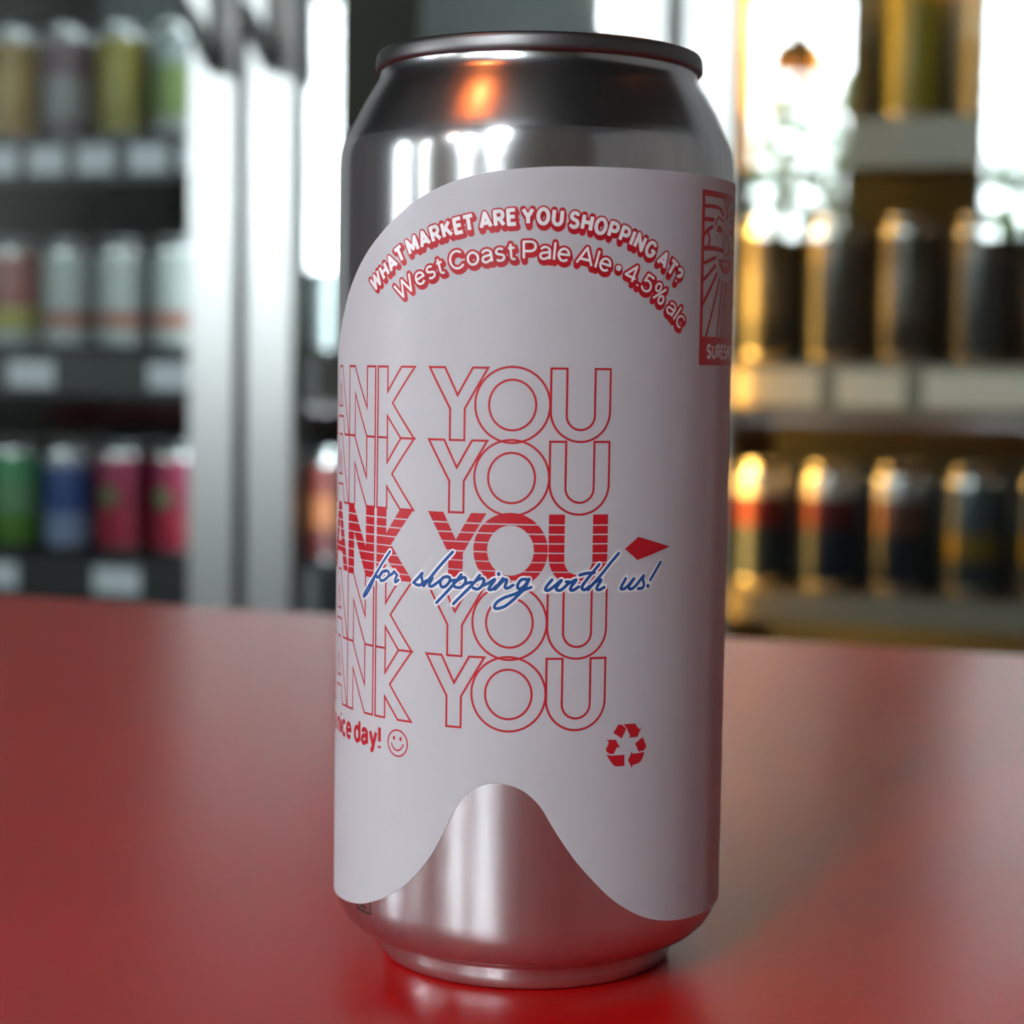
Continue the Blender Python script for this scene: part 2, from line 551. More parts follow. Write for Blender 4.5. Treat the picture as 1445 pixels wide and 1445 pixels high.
def interp(poly, u):
    for a, b in zip(poly, poly[1:]):
        if a.x <= u <= b.x:
            return a.y + (b.y - a.y) * (u - a.x) / max(1e-9, b.x - a.x)
    return poly[-1].y
ts, bs = smooth_line(top, 6), smooth_line(bot, 6)
bm = bmesh.new()
cols = []
U = [-82 + 170 * i / 340 for i in range(341)]
for u in U:
    zt, zb = interp(ts, u), interp(bs, u)
    col = []
    for k in range(13):
        z = zb + (zt - zb) * k / 12
        a = u / LABEL_R
        col.append(bm.verts.new((LABEL_R * math.sin(a) * MM, -LABEL_R * math.cos(a) * MM, z * MM)))
    cols.append(col)
for a, b in zip(cols, cols[1:]):
    for k in range(12):
        bm.faces.new((a[k], b[k], b[k + 1], a[k + 1]))
bmesh.ops.solidify(bm, geom=bm.faces[:], thickness=0.09 * MM)
label = link('label', mesh_of(bm, 'label', True, 40), PAPER, can)
label['label'] = 'white paper label with red and blue printing'

# ---------- THANK YOU, five rows; letters as closed contours, z measured down from the row's top line
Htop, PITCH_ROW = 99.73, 11.156
def circ(cx, cz, r, n=56, rz=None):
    rz = rz or r
    return [(cx + r * math.cos(2 * math.pi * i / n), cz + rz * math.sin(2 * math.pi * i / n)) for i in range(n)]
def u_shape():
    h = PITCH_ROW
    o_l, o_r, i_l, i_r = 2.28, 11.66, 4.75, 9.2
    cx, ro, ri = (o_l + o_r) / 2, (o_r - o_l) / 2, (i_r - i_l) / 2
    zc = -h - 0.12 + ro + 0.1
    zi = -9.35 + ri
    out = [(o_l, 0)] + [(cx + ro * math.cos(t), zc + ro * math.sin(t)) for t in [math.pi + math.pi * i / 26 for i in range(27)]] + [(o_r, 0), (i_r, 0)]
    out += [(cx + ri * math.cos(t), zi + ri * math.sin(t)) for t in [2 * math.pi - math.pi * i / 22 for i in range(23)]] + [(i_l, 0)]
    return [out]
H_ = PITCH_ROW
LETTERS = {
    'T': [[(-65.2, 0), (-57.3, 0), (-57.3, -2.2), (-60.05, -2.2), (-60.05, -H_), (-62.45, -H_), (-62.45, -2.2), (-65.2, -2.2)]],
    'H': [[(-56.7, 0), (-54.3, 0), (-54.3, -4.2), (-50.6, -4.2), (-50.6, 0), (-48.2, 0), (-48.2, -H_), (-50.6, -H_), (-50.6, -6.4), (-54.3, -6.4), (-54.3, -H_), (-56.7, -H_)]],
    'A': [[(-43.78, 0), (-41.62, 0), (-37.75, -H_), (-40.0, -H_), (-40.85, -8.2), (-44.55, -8.2), (-45.4, -H_), (-47.65, -H_)], [(-42.7, -2.75), (-43.95, -6.5), (-41.45, -6.5)]],
    'N': [[(-37.52, 0), (-35.31, 0), (-31.16, -6.6), (-31.16, 0), (-28.8, 0), (-28.8, -H_), (-31.13, -H_), (-35.15, -4.35), (-35.15, -H_), (-37.52, -H_)]],
    'K': [[(-28.13, 0), (-25.74, 0), (-25.74, -3.95), (-22.7, 0), (-19.99, 0), (-24.59, -5.7), (-20.0, -H_), (-22.75, -H_), (-25.74, -7.75), (-25.74, -H_), (-28.13, -H_)]],
    'Y': [[(-17.2, 0), (-14.48, 0), (-12.3, -4.25), (-9.83, 0), (-7.4, 0), (-11.1, -6.3), (-11.1, -H_), (-13.53, -H_), (-13.53, -6.35)]],
    'O': [circ(-3.6, -5.62, 5.8), circ(-3.58, -5.64, 3.62, rz=3.86)],
    'U': u_shape(),
}
for row in range(5):
    z0 = Htop - row * PITCH_ROW
    for ch, cons in LETTERS.items():
        cons = [[(u, z + z0 + 0.003 * u) for u, z in c] for c in cons]
        if row == 2:
            bm = curve_fill(cons)
            zs = []
            for k in range(7):
                zc = z0 - 1.62 - 1.45 * k
                zs.append((zc + 0.11 - 0.006 * k, zc - 0.11 + 0.006 * k))
            for a, b in zs:
                for z in (a, b):
                    bmesh.ops.bisect_plane(bm, geom=bm.verts[:] + bm.edges[:] + bm.faces[:], plane_co=(0, z, 0), plane_no=(0, 1, 0), dist=1e-5)
            kill = [f for f in bm.faces if any(b < f.calc_center_median().y < a for a, b in zs)]
            bmesh.ops.delete(bm, geom=kill, context='FACES')
            cut_u(bm)
            lift = 0.022
        else:
            bm = bmesh.new()
            for c in cons:
                ribbon(bm, c, 0.34, True)
            lift = 0.016
        wrap(bm, lift, 'solid_letter' if row == 2 else 'outline_letter', RED_INK, label)

# ---------- for shopping with us!
SCRIPT = [[(-24.8, 70.53), (-26.31, 68.86), (-27.9, 67.0), (-29.62, 65.11), (-31.18, 63.47), (-31.66, 62.72), (-31.0, 62.97), (-29.76, 64.23), (-28.74, 65.71), (-28.24, 66.59), (-27.95, 66.13), (-27.34, 66.4), (-26.59, 66.98)],
 [(-25.82, 67.36), (-26.67, 67.08), (-27.2, 66.29), (-26.92, 65.71), (-26.13, 65.87), (-25.17, 66.55), (-25.05, 67.16), (-25.64, 67.42), (-26.02, 67.22)],
 [(-25.17, 66.55), (-24.26, 67.02), (-23.78, 67.44), (-23.54, 67.12), (-23.16, 66.89), (-23.58, 66.26), (-23.57, 65.75), (-22.87, 66.15)],
 [(-19.83, 65.96), (-19.01, 66.7), (-18.16, 67.56), (-18.29, 67.09), (-18.08, 66.26), (-18.37, 65.73), (-19.2, 65.7), (-19.52, 65.9)], [(-18.07, 66.01), (-17.28, 66.49)],
 [(-12.78, 71.21), (-13.87, 70.07), (-15.35, 68.47), (-16.88, 66.68), (-17.86, 65.6)], [(-17.82, 65.64), (-17.17, 66.41), (-16.45, 67.05), (-16.3, 66.86), (-16.74, 66.1), (-16.77, 65.68), (-16.28, 65.67), (-15.51, 66.18), (-14.8, 66.73)],
 [(-13.64, 67.31), (-14.29, 67.18), (-14.85, 66.48), (-14.65, 65.73), (-13.99, 65.77), (-13.26, 66.57), (-13.24, 67.21), (-13.72, 67.35)], [(-13.23, 66.66), (-12.35, 66.87)],
 [(-11.29, 67.77), (-12.35, 66.45), (-13.79, 64.86), (-15.47, 63.15)], [(-12.53, 66.36), (-11.63, 67.0), (-10.83, 67.37), (-10.56, 67.05), (-10.73, 66.37), (-11.44, 65.75), (-12.25, 65.79), (-12.62, 66.1)], [(-10.73, 66.37), (-9.59, 66.68)],
 [(-8.31, 67.82), (-9.5, 66.26), (-11.24, 64.5), (-12.57, 63.16)], [(-9.58, 66.23), (-8.81, 66.97), (-7.95, 67.34), (-7.61, 67.02), (-7.94, 66.17), (-8.62, 65.64), (-9.32, 65.77)],
 [(-7.94, 66.17), (-6.92, 66.63), (-5.91, 67.25), (-6.77, 65.96), (-6.73, 65.63), (-6.23, 65.73), (-5.56, 66.34)], [(-4.65, 67.45), (-5.89, 65.71)],
 [(-5.85, 65.75), (-4.56, 67.12), (-4.13, 67.3), (-4.06, 67.06), (-4.3, 66.21), (-4.12, 65.94), (-3.71, 66.03), (-3.05, 66.47)],
 [(-1.08, 67.42), (-1.8, 67.32), (-2.34, 66.58), (-2.33, 66.03), (-1.87, 65.95), (-1.16, 66.57), (-0.63, 67.43)],
 [(-0.63, 67.43), (-1.33, 65.95), (-2.4, 64.8), (-3.1, 64.1), (-4.33, 63.12), (-5.5, 62.75), (-5.93, 62.98), (-5.52, 63.75), (-4.36, 64.5), (-3.0, 65.0), (-2.2, 65.38), (-1.33, 65.78), (-0.28, 66.16)],
 [(2.9, 67.38), (2.1, 66.37), (1.93, 65.83), (2.38, 65.74), (3.37, 66.47), (4.36, 67.29), (3.65, 66.29), (3.66, 65.84), (4.21, 65.75), (5.02, 66.38), (5.56, 67.02), (5.1, 67.07)],
 [(5.57, 66.84), (6.67, 67.38), (5.89, 66.29), (5.81, 65.83), (6.27, 65.78), (7.1, 66.28)],
 [(10.32, 69.7), (9.1, 68.26), (7.8, 66.64), (7.63, 66.0), (8.1, 65.81), (8.85, 66.35)], [(7.21, 68.1), (8.34, 68.36), (9.57, 68.44)],
 [(13.56, 71.37), (12.18, 69.85), (10.64, 68.05), (9.13, 66.43), (8.58, 65.8)], [(8.58, 65.8), (9.51, 66.79), (10.46, 67.32), (10.66, 67.14), (10.1, 66.33), (10.01, 65.87), (10.49, 65.77), (11.23, 66.15)],
 [(14.88, 67.39), (14.18, 66.22), (14.09, 65.8), (14.71, 65.83), (15.53, 66.44), (16.36, 67.33), (15.53, 66.26), (15.54, 65.8), (16.08, 65.78), (16.82, 66.3), (18.11, 67.68), (18.01, 67.17), (18.26, 66.33), (17.93, 65.79), (17.16, 65.73)],
 [(21.46, 69.69), (20.41, 68.26), (19.45, 66.98)]]
bm = bmesh.new()
for s in SCRIPT:
    round_stroke(bm, s, 1.02)
for c in ((-5.33, 68.1), (19.0, 66.08)):
    disc(bm, c, 0.55)
wrap(bm, 0.032, 'lettering_border', PAPER, label)
bm = bmesh.new()
for s in SCRIPT:
    round_stroke(bm, s, 0.50)
for c in ((-5.33, 68.1), (19.0, 66.08)):
    disc(bm, c, 0.33)
o = wrap(bm, 0.045, 'script_lettering', BLUE_INK, label)
o['label'] = 'blue handwritten script'

# ---------- kite, recycling arrows, smiley
def poly_piece(name, polys, material, lift=0.03):
    bm = bmesh.new()
    for p in polys:
        b2 = curve_fill([p])
        me = bpy.data.meshes.new('t')
        b2.to_mesh(me)
        b2.free()
        bm.from_mesh(me)
        bpy.data.meshes.remove(me)
    cut_u(bm)
    return wrap(bm, lift, name, material, label)
poly_piece('kite_mark', [[(14.63, 72.02), (17.03, 73.84), (23.41, 72.07), (16.94, 70.22)]], RED_INK)
REC = [[(14.09, 44.51), (14.71, 44.47), (15.43, 43.86), (15.44, 43.58), (14.76, 42.27), (13.23, 43.24)],
 [(15.02, 44.52), (17.12, 44.47), (17.85, 43.53), (18.31, 43.7), (17.59, 42.29), (15.91, 42.32), (16.27, 42.54), (15.68, 43.7)],
 [(18.6, 42.17), (19.37, 40.73), (19.25, 40.39), (18.83, 40.01), (17.89, 39.95), (17.19, 41.28)],
 [(16.61, 40.06), (16.78, 39.7), (19.01, 39.78), (18.77, 39.03), (18.36, 38.36), (17.77, 38.07), (16.74, 37.88), (16.67, 37.4), (15.95, 38.75)],
 [(12.04, 42.23), (13.71, 42.13), (14.48, 40.75), (13.93, 40.97), (13.37, 39.92), (12.73, 39.93), (12.19, 40.31), (12.0, 40.6), (12.46, 41.68), (12.46, 41.93)],
 [(12.12, 39.96), (12.81, 39.68), (14.81, 39.68), (15.25, 39.65), (15.29, 37.9), (13.76, 37.91), (13.3, 38.22), (12.75, 38.88)]]
for p in REC:
    poly_piece('recycling_arrow', [p], RED_INK)
bm = bmesh.new()
ribbon(bm, circ(-22.76, 40.15, 2.08, 48), 0.26, True)
disc(bm, (-23.5, 40.9), 0.26, 0.34)
disc(bm, (-22.09, 40.9), 0.26, 0.34)
round_stroke(bm, [(-24.03, 39.97), (-23.63, 39.31), (-22.8, 38.96), (-22.0, 39.32), (-21.51, 40.04)], 0.26)
wrap(bm, 0.025, 'smiley', RED_INK, label)

# ---------- set type: a plain grotesque drawn as strokes, cap height 1
def arc(cx, cy, rx, ry, a0, a1, n=12):
    return [(cx + rx * math.cos(math.radians(a0 + (a1 - a0) * i / n)), cy + ry * math.sin(math.radians(a0 + (a1 - a0) * i / n))) for i in range(n + 1)]
XH = 0.70
FONT = {
    'W': (1.28, [[(0, 1), (0.32, 0), (0.64, 0.97), (0.96, 0), (1.28, 1)]]),
    'H': (0.70, [[(0, 0), (0, 1)], [(0.70, 0), (0.70, 1)], [(0, 0.52), (0.70, 0.52)]]),
    'A': (0.84, [[(0, 0), (0.42, 1), (0.84, 0)], [(0.13, 0.29), (0.71, 0.29)]]),
    'T': (0.62, [[(-0.10, 1), (0.72, 1)], [(0.31, 1), (0.31, 0)]]),
    'M': (0.92, [[(0, 0), (0, 1), (0.46, 0.22), (0.92, 1), (0.92, 0)]]),
    'R': (0.68, [[(0, 0), (0, 1), (0.40, 1)] + arc(0.40, 0.735, 0.26, 0.265, 90, -90) + [(0, 0.47)], [(0.34, 0.47), (0.68, 0)]]),
    'K': (0.70, [[(0, 0), (0, 1)], [(0.67, 1), (0, 0.36)], [(0.24, 0.60), (0.70, 0)]]),
    'E': (0.50, [[(0.60, 1), (0, 1), (0, 0), (0.60, 0)], [(0, 0.52), (0.54, 0.52)]]),
    'Y': (0.78, [[(0, 1), (0.39, 0.44), (0.78, 1)], [(0.39, 0.44), (0.39, 0)]]),
    'O': (0.84, [arc(0.42, 0.5, 0.42, 0.52, 0, 360, 32)]),
    'U': (0.68, [[(0, 1), (0, 0.34)] + arc(0.34, 0.33, 0.34, 0.34, 180, 360, 14) + [(0.68, 1)]]),
    'S': (0.64, [arc(0.32, 0.755, 0.29, 0.26, 30, 215, 12) + [(0.30, 0.52)] + arc(0.32, 0.25, 0.31, 0.265, 55, -150, 14)]),
    'P': (0.64, [[(0, 0), (0, 1), (0.38, 1)] + arc(0.38, 0.72, 0.26, 0.28, 90, -90) + [(0, 0.44)]]),
    'I': (0.0, [[(0, 0), (0, 1)]]),
    'N': (0.72, [[(0, 0), (0, 1), (0.72, 0), (0.72, 1)]]),
    'G': (0.82, [arc(0.42, 0.5, 0.41, 0.52, 42, 350, 22) + [(0.82, 0.45), (0.46, 0.45)]]),
    '?': (0.52, [arc(0.26, 0.74, 0.26, 0.27, 165, -60, 12) + [(0.27, 0.42), (0.27, 0.30)], [(0.27, 0.05), (0.27, -0.05)]]),
    'C': (0.78, [arc(0.42, 0.5, 0.41, 0.52, 42, 318, 22)]),
    'e': (0.56, [[(0.0, 0.37), (0.56, 0.37)] + arc(0.28, 0.35, 0.28, 0.36, 5, 318, 22)]),
    's': (0.46, [arc(0.23, 0.53, 0.20, 0.18, 30, 215, 10) + [(0.22, 0.36)] + arc(0.23, 0.17, 0.22, 0.185, 55, -150, 12)]),
    't': (0.36, [[(0.14, 0.92), (0.14, 0.16)] + arc(0.28, 0.15, 0.14, 0.15, 180, 270, 6) + [(0.36, 0.0)], [(0, 0.68), (0.35, 0.68)]]),
    'o': (0.58, [arc(0.29, 0.35, 0.29, 0.36, 0, 360, 26)]),
    'a': (0.52, [[(0.03, 0.55)] + arc(0.26, 0.50, 0.24, 0.21, 140, 0, 9) + [(0.51, 0.0)], [(0.50, 0.42), (0.22, 0.37)] + arc(0.20, 0.18, 0.20, 0.185, 90, 300, 10) + [(0.50, 0.16)]]),
    'l': (0.0, [[(0, 0), (0, 1.03)]]),
    'c': (0.52, [arc(0.29, 0.35, 0.29, 0.36, 48, 312, 18)]),
    'n': (0.50, [[(0, 0), (0, XH)], [(0, 0.40)] + arc(0.25, 0.42, 0.25, 0.28, 170, 0, 10) + [(0.50, 0)]]),
    'i': (0.0, [[(0, 0), (0, XH)], [(0, 0.92), (0, 1.04)]]),
    'd': (0.56, [[(0.56, 0), (0.56, 1.03)], arc(0.28, 0.35, 0.28, 0.36, 0, 360, 22)]),
    'y': (0.56, [[(0, XH), (0.29, 0.02)], [(0.56, XH), (0.22, -0.24), (0.06, -0.26)]]),
    'v': (0.56, [[(0, XH), (0.28, 0), (0.56, XH)]]),
    '4': (0.66, [[(0.50, 0), (0.50, 1), (0, 0.25), (0.66, 0.25)]]),
    '5': (0.60, [[(0.54, 1), (0.10, 1), (0.06, 0.54)] + arc(0.29, 0.32, 0.30, 0.33, 125, -150, 18)]),
    '%': (0.86, [arc(0.17, 0.76, 0.17, 0.25, 0, 360, 18), arc(0.69, 0.24, 0.17, 0.25, 0, 360, 18), [(0.68, 1.02), (0.18, -0.02)]]),
    '.': (0.0, [[(0, -0.04), (0, 0.06)]]),
    '!': (0.0, [[(0, 0.28), (0, 1)], [(0, -0.05), (0, 0.06)]]),
    '\u2022': (0.10, [arc(0.05, 0.44, 0.07, 0.07, 0, 360, 12)]),
}
def type_stroke(bm, pts, width, flat):
    pts = densify(pts, False, 0.7)
    for p, q in zip(pts, pts[1:]):
        d = q - p
        if d.length < 1e-7:
            continue
        m = Vector((-d.y, d.x)).normalized() * width * 0.5
        bm.faces.new([bm.verts.new((v.x, v.y, 0)) for v in (p + m, p - m, q - m, q + m)])
    for p in (pts[1:-1] if flat else pts):
        disc(bm, p, width * 0.5, seg=10)

def layout(text, cap, thick, track, xs, space):
    x, out = 0.0, []
    k = (cap - thick) * xs
    for ch in text:
        if ch == ' ':
            x += space
            continue
        out.append((ch, x + thick * 0.5))
        x += FONT[ch][0] * k + thick + track
    return out, x - track

def path_at(path, s):
    acc = 0.0
    for p, q in zip(path, path[1:]):
        L = (q - p).length
        if acc + L >= s:
            return p.lerp(q, (s - acc) / L), (q - p).normalized()
        acc += L
    return path[-1] + (path[-1] - path[-2]).normalized() * (s - acc), (path[-1] - path[-2]).normalized()

def arch_text(text, base, cap, thick, halo, drop, name, space, xs=1.0):
    path = smooth_line(base, 8)
    total = sum((b - a).length for a, b in zip(path, path[1:]))
    run, length = layout(text, cap, thick, 0.0, xs, space)
    extra = (total - length) / (len(run) - 1)
    run, length = layout(text, cap, thick, extra, xs, space)
    white, red = bmesh.new(), bmesh.new()
    k = cap - thick
    for ch, off in run:
        wd, strokes = FONT[ch]
        p, d = path_at(path, off + wd * 0.5 * k * xs)
        n = Vector((-d.y, d.x))
        for st in strokes:
            P = [p + d * ((x - wd * 0.5) * k * xs) + n * (thick * 0.5 + y * k) for x, y in st]
            type_stroke(white, P, thick * (1.5 if ch == '\u2022' else 1), True)
            for j in range(4):
                sh = -n * drop * j / 3 + d * drop * 0.3 * j / 3
                type_stroke(red, [q + sh for q in P], thick + 2 * halo, False)
    wrap(red, 0.018, name + '_border', RED_INK, label)
    wrap(white, 0.034, name, WHITE_INK, label)
    print('fit', text, 'extra track', round(extra, 3))

L1 = [(-29.4, 111.2), (-25.6, 113.9), (-21.6, 116.55), (-16.0, 118.9), (-10.11, 120.4), (-3.17, 121.25), (2.89, 121.22), (9.67, 120.05), (15.05, 118.35), (19.9, 115.85), (23.9, 113.0)]
L2 = [(-23.3, 109.8), (-19.5, 112.0), (-15.67, 113.7), (-11, 115.0), (-5.83, 115.8), (-1, 116.15), (3.76, 115.9), (8.14, 115.18), (13.83, 113.42), (16.57, 112.1), (19.75, 110.1), (22, 108.4), (24.7, 106.0)]
arch_text('WHAT MARKET ARE YOU SHOPPING AT?', L1, 2.7, 0.58, 0.25, 0.55, 'headline_lettering', 0.55, 0.86)
arch_text('West Coast Pale Ale \u2022 4.5% alc', L2, 2.9, 0.36, 0.34, 0.5, 'style_lettering', 0.62, 1.12)

def flat_text(text, u_end, z_base, cap, thick, track, name, material, xs=1.0, space=0.8, centre=False, lift=0.025):
    run, length = layout(text, cap, thick, track, xs, space)
    u0 = u_end - (length * 0.5 if centre else length)
    k = cap - thick
    bm = bmesh.new()
    for ch, off in run:
        for st in FONT[ch][1]:
            type_stroke(bm, [Vector((u0 + off + x * k * xs, z_base + thick * 0.5 + y * k)) for x, y in st], thick, True)
    return wrap(bm, lift, name, material, label)
flat_text('Have a nice day!', -26.55, 38.55, 3.9, 0.72, 0.16, 'greeting_lettering', RED_INK, 0.9)

# ---------- emblem: sun face over rays in a red frame
EC = 39.3
def em(points):
    return points
bm = bmesh.new()
EL, ER, EB, ET = 29.7, 48.9, 100.65, 128.3
def rect(a, b, c, d):
    return [(a, c), (b, c), (b, d), (a, d)]
both = lambda p: [p, [(2 * EC - u, z) for u, z in reversed(p)]]
eb = curve_fill([rect(EL, ER, EB, ET), rect(EL + 0.8, ER - 0.8, 105.15, ET - 0.95)])
cut_u(eb)
wrap(eb, 0.02, 'emblem_frame', RED_INK, label)
bm = bmesh.new()
def estroke(pts, w):
    for p in both(pts):
        round_stroke(bm, p, w, 4)
estroke([(30.4, 125.75), (34.4, 125.85), (36.3, 125.5), (37.2, 124.8)], 0.62)
estroke([(30.4, 123.7), (33.4, 123.75)], 0.66)
estroke([(34.1, 122.95), (34.7, 123.9), (35.5, 124.25), (37.2, 123.75)], 0.36)
estroke([(30.5, 121.3), (31.66, 122.1), (33.0, 122.6)], 0.66)
estroke([(31.68, 121.73), (32.2, 120.6), (31.7, 119.18)], 0.5)
estroke([(34.25, 121.43), (34.56, 120.87)], 0.18)
estroke([(38.55, 122.0), (38.5, 121.0), (37.5, 119.9), (37.6, 119.2), (38.5, 118.6), (39.3, 118.35)], 0.24)
estroke([(30.6, 119.15), (34.5, 119.25), (37.4, 119.05)], 0.72)
estroke([(37.2, 127.6), (38.4, 126.8), (39.0, 125.2), (39.2, 124.2)], 0.34)
for p in both([(34.5, 122.0), (35.0, 122.8), (35.7, 123.05), (36.6, 122.8), (37.3, 122.15), (36.0, 121.85)]):
    bm.faces.new([bm.verts.new((u, z, 0)) for u, z in p])
for a, b, w in (((34.45, 117.9), (30.5, 116.75), 0.55), ((34.3, 116.5), (30.5, 114.1), 0.6), ((35.0, 115.3), (30.5, 110.4), 0.6), ((36.1, 114.45), (31.6, 105.1), 0.5), ((37.5, 114.05), (35.4, 105.1), 0.42)):
    estroke([a, ((a[0] + b[0]) / 2, (a[1] + b[1]) / 2), b], w)
round_stroke(bm, [(EC, 114.0), (EC, 110), (EC, 105.1)], 0.4, 3)
for p in both([(38.55, 114.0), (38.2, 110), (37.5, 105.1)])[:2]:
    round_stroke(bm, p, 0.32, 3)
bm.faces.new([bm.verts.new((EC + 3.7 * math.cos(t), 117.7 + 2.3 * math.sin(t), 0)) for t in [math.pi + math.pi * i / 20 for i in range(21)]])
cut_u(bm)
wrap(bm, 0.02, 'emblem_sun_face', RED_INK, label)
bm = bmesh.new()
for k in (-1.4, -0.6, 0.2, 1.0):
    bm.faces.new([bm.verts.new((EC + k + du, 117.0 + dz, 0)) for du, dz in ((0.05, -0.5), (0.42, 0.0), (0.2, 0.3), (-0.1, 0.1))])
wrap(bm, 0.035, 'emblem_teeth', WHITE_INK, label)
flat_text('SURESHOT', EC, 101.6, 2.45, 0.56, 0.16, 'emblem_lettering', WHITE_INK, 0.92, centre=True, lift=0.035)

# ---------- small date stamp on the bare metal under the label's edge
bm = bmesh.new()
ribbon(bm, [(-33.0, 14.6), (-29.05, 14.6), (-29.05, 11.05), (-33.0, 11.25)], 0.2, True)
for a, b in (((-32.1, 11.9), (-30.2, 11.8)), ((-32.1, 12.6), (-30.2, 11.8)), ((-32.1, 12.6), (-30.2, 12.8)), ((-31.9, 13.4), (-30.2, 13.4))):
    ribbon(bm, [a, b], 0.2)
wrap(bm, 0.02, 'stamp_print', BLACK_INK, can, 33.0)

# ================================================================== REFRIGERATORS
SHELVES = [0.300, 0.573, 0.843, 1.107, 1.380]
FZ0, FZ1 = 0.10, 1.98
def door(parent, a, b, handle_side):
    dr = link('door', None, None, parent)
    t = 0.064
    y0, y1 = -0.032, 0.012
    for nm, bx in (('door_stile', (a, a + t, FZ0, FZ1)), ('door_stile', (b - t, b, FZ0, FZ1)), ('door_rail', (a + t, b - t, FZ1 - 0.07, FZ1)), ('door_rail', (a + t, b - t, FZ0, FZ0 + 0.10))):
        box(nm, STEEL, dr, bx[0], bx[1], y0, y1, bx[2], bx[3], bevel=0.003)
    box('door_glass', DOOR_GLASS, dr, a + t - 0.006, b - t + 0.006, -0.012, -0.006, FZ0 + 0.09, FZ1 - 0.06)
    # grip: steel bar whose lower end is cut on a slant and capped in black
    hs = b - 0.049 if handle_side > 0 else a + 0.012
    for nm, m, zl, zr, zt, d in (('handle', STEEL, 1.535, 1.475, 1.90, 0.05), ('handle_cap', BLACK_PLASTIC, 1.505, 1.44, None, 0.052)):
        bm = bmesh.new()
        w = 0.036
        top_l, top_r = (zt, zt) if zt else (1.545, 1.49)
        pr = [(hs, zl), (hs + w, zr), (hs + w, top_r), (hs, top_l)]
        fr = [bm.verts.new((x, y0 - d, z)) for x, z in pr]
        bk = [bm.verts.new((x, y0, z)) for x, z in pr]
        bm.faces.new(fr)
        bm.faces.new(list(reversed(bk)))
        for i in range(4):
            j = (i + 1) % 4
            bm.faces.new((fr[j], fr[i], bk[i], bk[j]))
        bmesh.ops.recalc_face_normals(bm, faces=bm.faces)
        link(nm, mesh_of(bm, nm), m, dr)
    return dr

def fridge(name, bays, label, shelf_mat, handles):
    f = room_root(name)
    tag(f, label, 'refrigerator')
    a, b = bays[0][0], bays[-1][1]
    yb, yf = 0.56, 0.02
    box('back_panel', mat('pale grey liner', (0.20, 0.22, 0.22), 0.5), f, a + 0.02, b - 0.02, yb - 0.03, yb, FZ0, FZ1)
    box('top_panel', STEEL, f, a, b, yf, yb, FZ1, FZ1 + 0.05)
    box('bottom_panel', STEEL, f, a, b, yf, yb, 0.0, FZ0)
    box('side_panel', LINER, f, a, a + 0.02, yf, yb, FZ0, FZ1)
    box('side_panel', LINER, f, b - 0.02, b, yf, yb, FZ0, FZ1)
    for gx in [a] + [v[1] for v in bays]:
        box('gap_shade_strip', BLACK_PLASTIC, f, gx - 0.012 if gx > a else gx, gx + 0.012 if gx < b else gx, 0.0125, 0.0195, FZ0, FZ1)  # black strips added behind the door gaps, shade put in as colour
    for x0, x1 in bays[1:]:
        box('divider', LINER, f, x0 - 0.015, x0 + 0.015, yf, yb - 0.03, FZ0, FZ1)
    for (x0, x1), h in zip(bays, handles):
        for z in SHELVES:
            sh = box('shelf', shelf_mat, f, x0 + 0.022, x1 - 0.022, 0.045, yb - 0.04, z - 0.012, z)
            box('shelf_lip', shelf_mat, sh, x0 + 0.022, x1 - 0.022, 0.030, 0.045, z - (0.03 if shelf_mat is SHELF_PALE and z < 1 else 0.052), z + 0.002)
        door(f, x0 + 0.0065, x1 - 0.0065, h)
    return f

BAY_L, BAY_M, BAY_R = (-1.575, -1.042), (-1.042, -0.509), (-0.509, 0.024)
df = fridge('double_refrigerator', [BAY_L, BAY_M], 'steel framed refrigerator with two glass doors and facing handles, stocked with cans', SHELF, (1, -1))
for i, s in enumerate((-1.094, -0.990)):
    link('light_strip', tube_mesh('light_strip', [(s, 0.033, 0.2), (s, 0.033, 1.0), (s, 0.033, 1.9)], 0.007, 12), COOL_LED, df)
for x0, x1 in (BAY_L, BAY_M):  # top bars are added lamps, put in to brighten the upper interior
    link('light_strip', tube_mesh('light_strip', [(x0 + 0.07, 0.045, 1.925), ((x0 + x1) / 2, 0.045, 1.925), (x1 - 0.07, 0.045, 1.925)], 0.008, 12), COOL_LED, df)
fr = fridge('single_refrigerator', [BAY_R], 'steel framed refrigerator with one glass door and warm strip lighting inside', SHELF_PALE, (1,))
link('light_strip', tube_mesh('light_strip', [(-0.462, 0.033, 0.2), (-0.462, 0.033, 1.0), (-0.462, 0.033, 1.9)], 0.010, 12), WARM_LED, fr)

# ---------- cans on the shelves
def can_parts(h, r):
    k = r / 0.033
    neck = h - 0.015
    bp = [(0.0001, 0.006), (0.018 * k, 0.004), (0.0235 * k, 0.0), (0.0255 * k, 0.002), (0.029 * k, 0.0048), (0.0322 * k, 0.0085), (r, 0.012), (r, neck - 0.002), (0.0323 * k, neck + 0.002), (0.0300 * k, neck + 0.006), (0.0275 * k, neck + 0.0108), (0.0262 * k, neck + 0.0125)]
    body = lathe('can_body', bp, 28, 50)
    lp = [(0.0260 * k, h - 0.003), (0.0273 * k, h - 0.0028), (0.0274 * k, h - 0.0004), (0.0266 * k, h), (0.0258 * k, h - 0.0008), (0.0245 * k, h - 0.006), (0.0001, h - 0.005)]
    lid = lathe('lid', lp, 28, 40)
    sl = lathe('label', [(r + 0.0003, 0.013), (r + 0.0004, 0.0135), (r + 0.0004, neck - 0.0045), (r + 0.0003, neck - 0.004)], 28, 40)
    for me, m in ((body, CAN_METAL), (lid, CAN_METAL)):
        me.materials.append(m)
    return body, lid, sl
KIND = {440: can_parts(0.150, 0.033), 500: can_parts(0.168, 0.033)}
SLEEVES = {}
